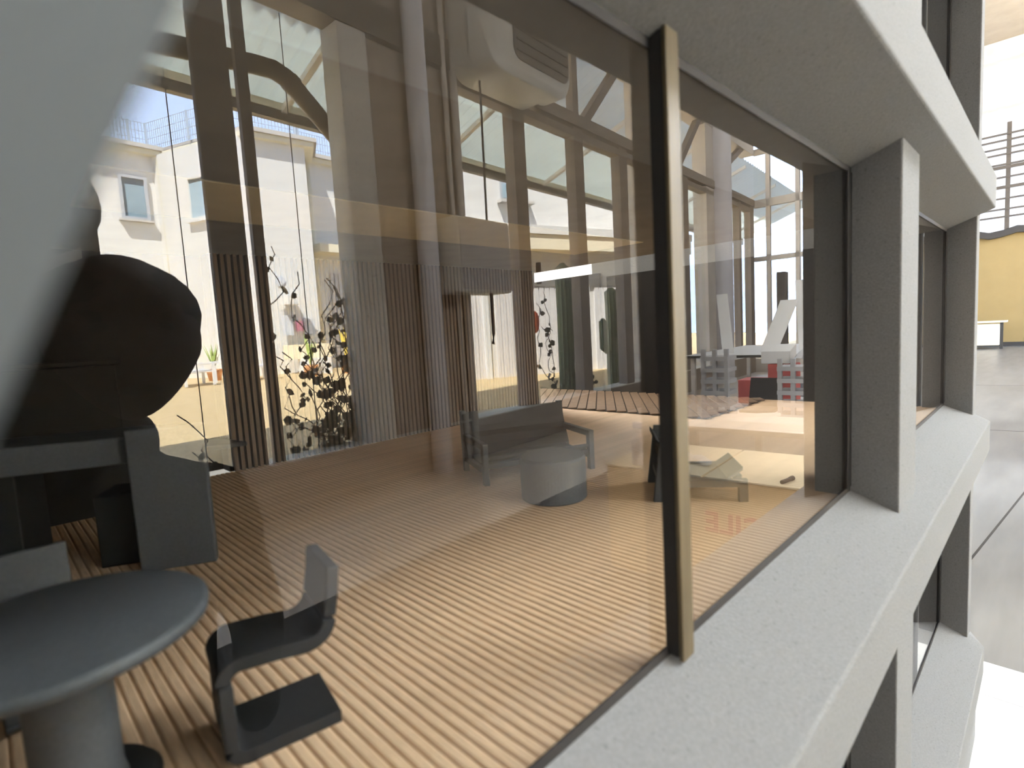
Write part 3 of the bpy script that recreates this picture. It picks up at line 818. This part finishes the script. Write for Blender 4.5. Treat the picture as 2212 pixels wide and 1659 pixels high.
# building across the courtyard
K = 1.30
bl = hthing('courtyard_building', 6*K, 14*K, H, 'white two-storey building with flat cornice across the courtyard', 'building')
foot = [(-6, 16), (5.19, 16), (6.05, 13.25), (7.72, 13.0), (8.25, 14.0), (10.6, 14.0), (10.6, 22), (-6, 22)]
foot = [Vector((u*K, v*K, 0)) for u, v in foot]
ZTB = 5.02*K
MB().prism([p+Vector((0, 0, H+0.02)) for p in foot], (0, 0, ZTB-H-0.02)).hall().build('wall', m_wallw, bl)
def grow(d):
    c = Vector((2.5*K, 18.5*K, 0))
    return [p + Vector((math.copysign(d, p.x-c.x)*(1 if abs(p.x-c.x) > 1 else 0), -d if p.y < 17*K else d, 0)) for p in foot]
MB().prism([p+Vector((0, 0, ZTB-0.02)) for p in grow(0.22)], (0, 0, 0.16)).hall().build('cornice', m_cream, bl)
MB().prism([p+Vector((0, 0, ZTB+0.14)) for p in grow(0.30)], (0, 0, 0.13)).hall().build('roof_edge', m_cornice, bl)
fe = MB()
fp = [p+Vector((0, 0.3, 0)) for p in foot[:6]]
for a, c in zip(fp[:-1], fp[1:]):
    n = max(2, int((c-a).length/0.10))
    for i in range(n+1):
        q = a.lerp(c, i/n)
        r = 0.03 if i % 20 == 0 else 0.007
        fe.box(q.x-r, q.x+r, q.y-r, q.y+r, ZTB+0.25, ZTB+1.15)
    for z in (0.35, 0.6, 0.85, 1.12):
        d = c-a
        nn = Vector((-d.y, d.x, 0)).normalized()*0.012
        fe.obox(a+Vector((0, 0, ZTB+z)), d, nn, (0, 0, 0.012))
fe.hall().build('roof_fence', m_fence, bl)
def bwin(p0, p1, z0, z1, mf, name='window'):
    # window on a wall running p0->p1 (hall u,v)
    a, c = Vector((*p0, 0)), Vector((*p1, 0))
    d = (c-a)
    n = Vector((d.y, -d.x, 0)).normalized()
    if n.y > 0:
        n = -n
    fr = 0.09
    dn_ = d.normalized()
    w = MB()
    w.obox(a+Vector((0, 0, z0))+n*0.02, d, n*0.06, (0, 0, fr))
    w.obox(a+Vector((0, 0, z1-fr))+n*0.02, d, n*0.06, (0, 0, fr))
    w.obox(a+Vector((0, 0, z0+fr))+n*0.02, dn_*fr, n*0.06, (0, 0, z1-z0-2*fr))
    w.obox(c-dn_*fr+Vector((0, 0, z0+fr))+n*0.02, dn_*fr, n*0.06, (0, 0, z1-z0-2*fr))
    f = w.hall().build(name, mf, bl)
    MB().obox(a+dn_*fr+Vector((0, 0, z0+fr))+n*0.005, d-dn_*2*fr, n*0.02, (0, 0, z1-z0-2*fr)).hall().build('pane', m_wpane, f)
    MB().obox(a-dn_*0.08+Vector((0, 0, z0-0.07)), d+dn_*0.16, n*0.16, (0, 0, 0.07)).hall().build('sill', m_cornice if mf is m_wframe else m_wwhite, f)
bwin((4.38*K, 16*K), (5.0*K, 16*K), 3.36*K, 4.44*K, m_wframe)
bwin((2.2*K, 16*K), (2.9*K, 16*K), 3.36*K, 4.44*K, m_wframe)
e = lambda s: (K*(5.19+(6.05-5.19)*s), K*(16+(13.25-16)*s))
bwin(e(0.42), e(0.72), 3.22*K, 4.28*K, m_wwhite)
bwin((9.2*K, 14*K), (9.85*K, 14*K), 3.65*K, 4.9*K, m_wwhite)
MB().box(8.2*K, 10.6*K, 13.45*K, 14*K, 2.50*K, 2.72*K).hall().build('ledge', m_cream, bl)
MB().tube([(5.28*K, 15.85*K, ZTB-0.1), (5.28*K, 15.85*K, H+0.3)], 0.07, 10).hall().build('downpipe', m_cream, bl, 0, True)
MB().tube([(8.3*K, 13.9*K, ZTB-0.1), (8.3*K, 13.9*K, H+0.3)], 0.08, 10).hall().build('downpipe', m_cream, bl, 0, True)
for k in range(14):
    MB().box((8.75+k*0.13)*K, (8.75+k*0.13+0.10)*K, 13.95*K, 14*K, H+0.05, 2.0*K).hall().build('door_panel', m_door, bl)
MB().ball((6.72*K, 12.92*K, 1.55*K), 0.16, 0.12, 0.2).hall().build('wall_lamp', m_grey, bl, 0, True)
MB().box(6.7*K, 7.1*K, 12.6*K, 13.05*K, 1.0*K, 1.2*K).hall().build('door_hood', m_wwhite, bl)
MB().box(6.72*K, 6.95*K, 12.95*K, 13.05*K, 0.25*K, 0.75*K).hall().build('meter_box', m_grey, bl)
MB().box(7.05*K, 7.2*K, 12.93*K, 13.03*K, 0.35*K, 0.6*K).hall().build('pink_notice', m_pink, bl)
MB().box(7.25*K, 7.5*K, 12.85*K, 13.03*K, 0.25*K, 0.65*K).hall().build('fan_unit', m_grey, bl)
MB().box(6.6*K, 7.6*K, 12.3*K, 12.9*K, -0.35*K, 0.0).hall().build('porch_box', m_cardtop, bl)
MB().box(6.7*K, 7.3*K, 11.9*K, 12.4*K, -0.75*K, -0.35*K).hall().build('step_block', m_white, bl)

ga = hthing('garage', 14, 9.5, H, 'low pale garage with grey corrugated doors and a ledge', 'garage')
A, B = Vector((9.9, 10.6, 0)), Vector((18.6, 7.66, 0))
gd = (B-A).normalized()
gn = Vector((gd.y, -gd.x, 0))
if gn.y > 0:
    gn = -gn
def gb(n, m, s0, s1, o0, o1, z0, z1):
    return MB().obox(A+gd*s0+gn*o0+Vector((0, 0, z0)), gd*(s1-s0), gn*(o1-o0), (0, 0, z1-z0)).hall().build(n, m, ga)
LG = (B-A).length
gb('wall', m_wallg, 0, LG, -2, 0, H, 5.3)
gb('ledge', m_wwhite, 0, LG, 0, 0.55, 2.72, 2.95)
gb('ledge_face', m_cream, 0, LG, 0, 0.50, 2.30, 2.71)
gb('lintel', m_wwhite, 0, LG, 0, 0.05, 1.30, 1.42)
s = 0.1
while s < 8.5:
    if not (1.05 < s % 3.6 < 1.45):
        gb('door_panel', m_door, s, s+0.15, 0, 0.05, H+0.02, 1.28)
    s += 0.19
for s in (1.20, 4.80):
    gb('door_post', m_white, s, s+0.17, 0, 0.12, H, 1.30)
w = gb('window', m_wframe, 2.0, 2.9, 0.0, 0.06, 3.7, 4.2)
gb('pane', m_wpane, 2.06, 2.84, 0.06, 0.07, 3.76, 4.14)
gb('window_sill', m_cornice, 1.9, 3.0, 0.0, 0.25, 3.6, 3.68)
t = hthing('round_sign', 6.30, 4.72, 0.1, 'small orange-red disc sign outside the window', 'sign')
b = MB()
b.loft([[Vector((6.30+0.10*cos(2*pi*i/20), v, 0.13+0.16*sin(2*pi*i/20))) for i in range(20)] for v in (4.72, 4.74)])
b.hall().build('disc', m_orange, t)
MB().tube([(6.30, 4.75, H+0.02), (6.30, 4.75, 0.2)], 0.012).hall().build('stake', m_joint, t)
tag(MB().box(5.80, 5.84, 4.22, 4.28, 0.62, 0.90).hall().build('window_handle', m_joint, None, 0.005), 'dark handle on the hall window frame', 'handle')

# garden furniture and pots
def garden_chair(u, v, label):
    t = hthing('garden_chair', u, v, gz(v), label, 'chair', 'white garden chairs in the courtyard')
    z = gz(v)
    MB().loft([[(u-0.35, v-0.35, z+a), (u+0.35, v-0.35, z+a), (u+0.35, v+0.35, z+a+0.04), (u-0.35, v+0.35, z+a+0.04)] for a in (0.34, 0.40)]).hall().build('seat', m_plastic, t, 0.02)
    MB().obox((u-0.42, v-0.38, z+0.36), (0.0, 0.76, 0), (0.06, 0, 0), (-0.22, 0, 0.55)).hall().build('backrest', m_plastic, t, 0.02)
    for a in (-0.4, 0.33):
        MB().box(u-0.4, u+0.38, v+a, v+a+0.07, z+0.55, z+0.60).hall().build('armrest', m_plastic, t, 0.01)
        for q in (-0.38, 0.32):
            MB().box(u+q, u+q+0.06, v+a, v+a+0.06, z, z+0.56).hall().build('leg', m_plastic, t)
garden_chair(5.55, 15.8, 'white plastic garden chair, the left of two on the dry grass')
garden_chair(7.25, 15.8, 'white plastic garden chair, the right of two on the dry grass')
t = hthing('garden_table', 6.28, 16.0, gz(16), 'small white garden table between the two chairs', 'table')
MB().box(6.06, 6.50, 15.8, 16.2, gz(16)+0.55, gz(16)+0.60).hall().build('tabletop', m_plastic, t)
for a in (6.08, 6.43):
    MB().box(a, a+0.05, 15.82, 15.87, gz(16), gz(16)+0.55).hall().build('leg', m_plastic, t)
def pot_plant(u, v, z, h, m, label, n=16):
    t = hthing('potted_plant', u, v, z, label, 'plant')
    MB().lathe((u, v, z), [(0.16, 0), (0.22, 0.3), (0.24, 0.34)], 16).hall().build('pot', m_pot, t, 0, True)
    for i in range(n):
        a = random.uniform(0, 2*pi)
        r = random.uniform(0.1, 0.35)
        hh = h*random.uniform(0.6, 1)
        tip = Vector((u+r*cos(a), v+r*sin(a), z+0.34+hh))
        base = Vector((u, v, z+0.3))
        w = Vector((-sin(a), cos(a), 0))*0.03
        mid = base.lerp(tip, 0.5)+Vector((0, 0, 0.08))
        MB().add([base-w*0.5, base+w*0.5, mid+w, mid-w, tip], [(0, 1, 2, 3), (3, 2, 4)]).hall().build('leaf', m, t)
pot_plant(8.6, 15.2, gz(15.2), 1.0, m_gleaf, 'orange-green spiky plant in a pot by the step')
pot_plant(9.75, 15.0, gz(15), 1.3, m_yleaf, 'tall yellow-green plant in a pot against the white wall')
pot_plant(6.6, 17.2, gz(17), 0.8, m_gleaf, 'low green plant in a pot behind the garden table')
pot_plant(11.0, 13.5, gz(13.5), 1.6, m_yleaf, 'tall yellowish plant in a pot beside the garage corner')

# climbing ivy
lf = MB().add([(0, 0, 0), (0.030, 0.004, 0.018), (0.034, 0, 0.045), (0, 0.006, 0.075), (-0.034, 0, 0.045), (-0.030, 0.004, 0.018)], [(0, 1, 2, 3), (0, 3, 4, 5)])
def ivy(name, u0, u1, z0, z1, runs, nleaf, label, v=4.58, seed=1, dens=1.6):
    rnd = random.Random(seed)
    t = hthing(name, (u0+u1)/2, v, H+0.02, label, 'plant', 'climbers outside the windows')
    paths = []
    for k in range(runs):
        zt = z0 + (z1-z0)*(rnd.random()**0.9)
        u = u0 + (u1-u0)*rnd.random()**(0.6)
        p = [Vector((u, v, H+0.02))]
        while p[-1].z < zt and len(p) < 40:
            q = p[-1] + Vector((rnd.uniform(-0.10, 0.10), rnd.uniform(-0.03, 0.03), rnd.uniform(0.05, 0.12)))
            q.x = min(max(q.x, u0), u1)
            q.y = min(max(q.y, v-0.06), v+0.25)
            p.append(q)
        if len(p) > 2:
            paths.append(p)
            MB().tube(p, 0.005, 5).hall().build('stem', m_stem, t)
    src = None
    base = t.location
    for i in range(nleaf):
        p = rnd.choice(paths)
        f = rnd.random()**dens
        idx = min(int(f*(len(p)-1)), len(p)-2)
        q = p[idx].lerp(p[idx+1], rnd.random())
        wq = T(q)
        if src is None:
            b = MB()
            b.v, b.f = [x.copy() for x in lf.v], list(lf.f)
            src = b.build('leaf', m_leaf, t)
            o = src
        else:
            o = inst(src, 'leaf', t, (0, 0, 0))
        o.location = wq - base
        o.rotation_euler = (rnd.uniform(-1.2, 1.2), rnd.uniform(-2.6, 2.6), rnd.uniform(-0.9, 0.9))
        sc = rnd.uniform(0.6, 1.35)
        o.scale = (sc, sc, sc)
ivy('ivy', 2.25, 3.05, -1.1, 1.0, 34, 290, 'dark ivy climbing beside the concrete column, tallest of the climbers', 4.58, 3, 1.0)
ivy('ivy', 6.05, 6.60, -1.1, 1.05, 5, 90, 'slim ivy strand in the third window bay', 4.6, 5, 0.8)
ivy('ivy', 6.68, 7.7, -1.2, -0.3, 14, 150, 'bushy ivy at the foot of the third and fourth window bays', 4.62, 8, 0.8)
ivy('ivy', 0.6, 1.72, -1.2, -0.5, 7, 40, 'sparse ivy at the foot of the left window bay', 4.6, 11, 1.0)
def cactus(u, v, h, r, arms, label):
    t = hthing('cactus', u, v, H+0.02, label, 'cactus', 'cacti outside the windows')
    def stem(pts, rr, nm):
        n = 24
        rings = []
        pts = [Vector(p) for p in pts]
        for i, p in enumerate(pts):
            s_ = rr*(0.25 if i in (0, len(pts)-1) and i else 1.0)
            rings.append([p+Vector((s_*(1+0.12*(k % 2))*cos(2*pi*k/n), s_*(1+0.12*(k % 2))*sin(2*pi*k/n), 0)) for k in range(n)])
        MB().loft(rings).hall().build(nm, m_cactus, t)
    z = H+0.02
    stem([(u, v, z), (u, v, z+h*0.3), (u+0.02, v, z+h*0.7), (u, v, z+h*0.96), (u, v, z+h)], r, 'trunk')
    for du, za, hh in arms:
        stem([(u+du*0.4, v, z+za), (u+du, v, z+za+0.12), (u+du, v, z+za+hh*0.9), (u+du, v, z+za+hh)], r*0.6, 'arm')
cactus(8.05, 5.4, 2.6, 0.13, [], 'thick tall cactus between the far window mullions')
cactus(9.55, 5.3, 2.2, 0.12, [(-0.35, 0.9, 0.7), (0.3, 1.0, 0.9)], 'branched cactus at the last window bay')
t = hthing('white_figure', 9.0, 3.6, H, 'white upright cut-out figure standing by the hall window', 'figure')
MB().prism([(8.9, 3.6, H), (9.0, 3.6, H), (9.03, 3.6, -0.2), (9.1, 3.6, 0.05), (9.06, 3.6, 0.28), (9.02, 3.6, 0.42), (8.92, 3.6, 0.42), (8.9, 3.6, 0.2), (8.84, 3.6, -0.1)], (0, 0.08, 0)).hall().build('body', m_white, t)
MB().box(8.8, 9.14, 3.5, 3.8, H, H+0.02).hall().build('foot', m_white, t)

# ================================================================== the photographer behind the camera
def person():
    t = thing('person', (0.12, -0.76, H), 'person in dark clothes raising one arm, mirrored as a dark silhouette at the left', 'person')
    verts, edges, rad = [], [], []
    def v_(p, r, link=None):
        verts.append(p)
        rad.append(r)
        if link is not None:
            edges.append((link, len(verts)-1))
        return len(verts)-1
    base = Vector((0.12, -0.76, H))
    hip = v_((0.06, -0.80, -0.62), (0.15, 0.11))
    wst = v_((0.06, -0.79, -0.48), (0.14, 0.10), hip)
    chs = v_((0.06, -0.77, -0.28), (0.16, 0.11), wst)
    nk0 = v_((0.10, -0.74, -0.13), (0.075, 0.065), chs)
    nk1 = v_((0.125, -0.72, -0.06), (0.056, 0.056), nk0)
    for sx, elb, wr in ((1, (0.30, -0.82, -0.46), (0.22, -0.62, -0.52)), (-1, (-0.24, -0.62, -0.24), (-0.10, -0.44, -0.06))):
        sh = v_((0.06+0.15*sx, -0.74, -0.22), (0.068, 0.068), chs)
        e_ = v_(elb, (0.046, 0.046), sh)
        w_ = v_(wr, (0.030, 0.030), e_)
    for sx in (1, -1):
        h_ = v_((0.06+0.09*sx, -0.80, -0.72), (0.088, 0.092), hip)
        k_ = v_((0.06+0.11*sx, -0.77, -1.06), (0.058, 0.062), h_)
        a_ = v_((0.06+0.11*sx, -0.82, -1.38), (0.042, 0.042), k_)
        v_((0.06+0.12*sx, -0.70, H+0.035), (0.040, 0.035), a_)
    me = bpy.data.meshes.new('body')
    me.from_pydata([Vector(p)-base for p in verts], edges, [])
    me.materials.append(m_cloth)
    ob = bpy.data.objects.new('body', me)
    COL.objects.link(ob)
    ob.parent = t
    sk = ob.modifiers.new('skin', 'SKIN')
    for i, r in enumerate(rad):
        me.skin_vertices[0].data[i].radius = r
    me.skin_vertices[0].data[0].use_root = True
    ob.modifiers.new('sub', 'SUBSURF').levels = 2
    ob.modifiers['sub'].render_levels = 2
    # head
    hc = Vector((0.135, -0.70, 0.020))
    b = MB()
    n, mm = 28, 18
    rings = []
    for j in range(mm+1):
        a = pi*j/mm
        z = -0.105*cos(a)
        s_ = max(sin(a), 0.03)
        wx, wy = 0.088*s_, 0.098*s_
        if z < -0.02:
            k_ = 1-0.28*((-z-0.02)/0.098)
            wx *= k_
            wy *= 0.5+0.5*k_
        ring = []
        for i in range(n):
            f = 2*pi*i/n
            p = Vector((wx*cos(f), wy*sin(f), z))
            if abs(f-pi/2) < 0.20 and -0.05 < z < 0.01:
                p.y += 0.018*(1-abs(f-pi/2)/0.2)
            if 0.2 < abs(f-pi/2) < 0.55 and 0.0 < z < 0.03:
                p.y -= 0.008
            ring.append(hc+p)
        rings.append(ring)
    b.loft(rings).build('head', m_skin, t, 0, True)
    for sx in (-1, 1):
        MB().ball(hc+Vector((0.030*sx, 0.080, 0.010)), 0.012, 0.009, 0.008, 10, 6).build('eye', m_hair, t, 0, True)
        MB().ball(hc+Vector((0.081*sx, -0.004, -0.005)), 0.010, 0.018, 0.030, 10, 8).build('ear', m_skin, t, 0, True)
    MB().ball(hc+Vector((0, 0.080, -0.062)), 0.024, 0.008, 0.007, 12, 6).build('mouth', m_hair, t, 0, True)
    MB().ball(hc+Vector((0.0, -0.01, 0.028)), 0.094, 0.100, 0.074, 22, 12).build('hair', m_hair, t, 0, True)
    MB().ball((0.025, -0.715, -0.06), 0.125, 0.06, 0.15, 22, 12).build('scarf', m_cloth, t, 0, True)
    MB().ball((0.105, -0.715, -0.235), 0.105, 0.07, 0.105, 22, 12).build('collar', m_cloth, t, 0, True)
    # raised fist beside the head, fingers curled
    P0 = Vector((0.070, -0.690, 0.150))
    MB().tube([P0+Vector((-0.16, 0.02, -0.42)), P0+Vector((-0.10, 0.01, -0.20)), P0+Vector((-0.05, 0, -0.07)), P0+Vector((-0.02, 0, -0.01))], [0.050, 0.046, 0.034, 0.032], 14).build('forearm', m_cloth, t, 0, True)
    MB().ball(P0+Vector((0.0, 0, 0.030)), 0.060, 0.034, 0.060, 18, 12).build('palm', m_skin, t, 0, True)
    for dz, L in ((0.062, 0.030), (0.040, 0.034), (0.018, 0.033), (-0.002, 0.028)):
        q = P0+Vector((0.012, 0.018, dz))
        MB().tube([q, q+Vector((L*0.55, 0.010, 0.002)), q+Vector((L*0.8, 0.024, 0.0)), q+Vector((L*0.3, 0.034, -0.003))], [0.012, 0.0115, 0.011, 0.008], 9).build('finger', m_skin, t, 0, True)
    q = P0+Vector((-0.020, 0.016, 0.060))
    MB().tube([q, q+Vector((0.018, 0.020, 0.014)), q+Vector((0.040, 0.034, 0.008))], [0.013, 0.012, 0.009], 9).build('thumb', m_skin, t, 0, True)
person()
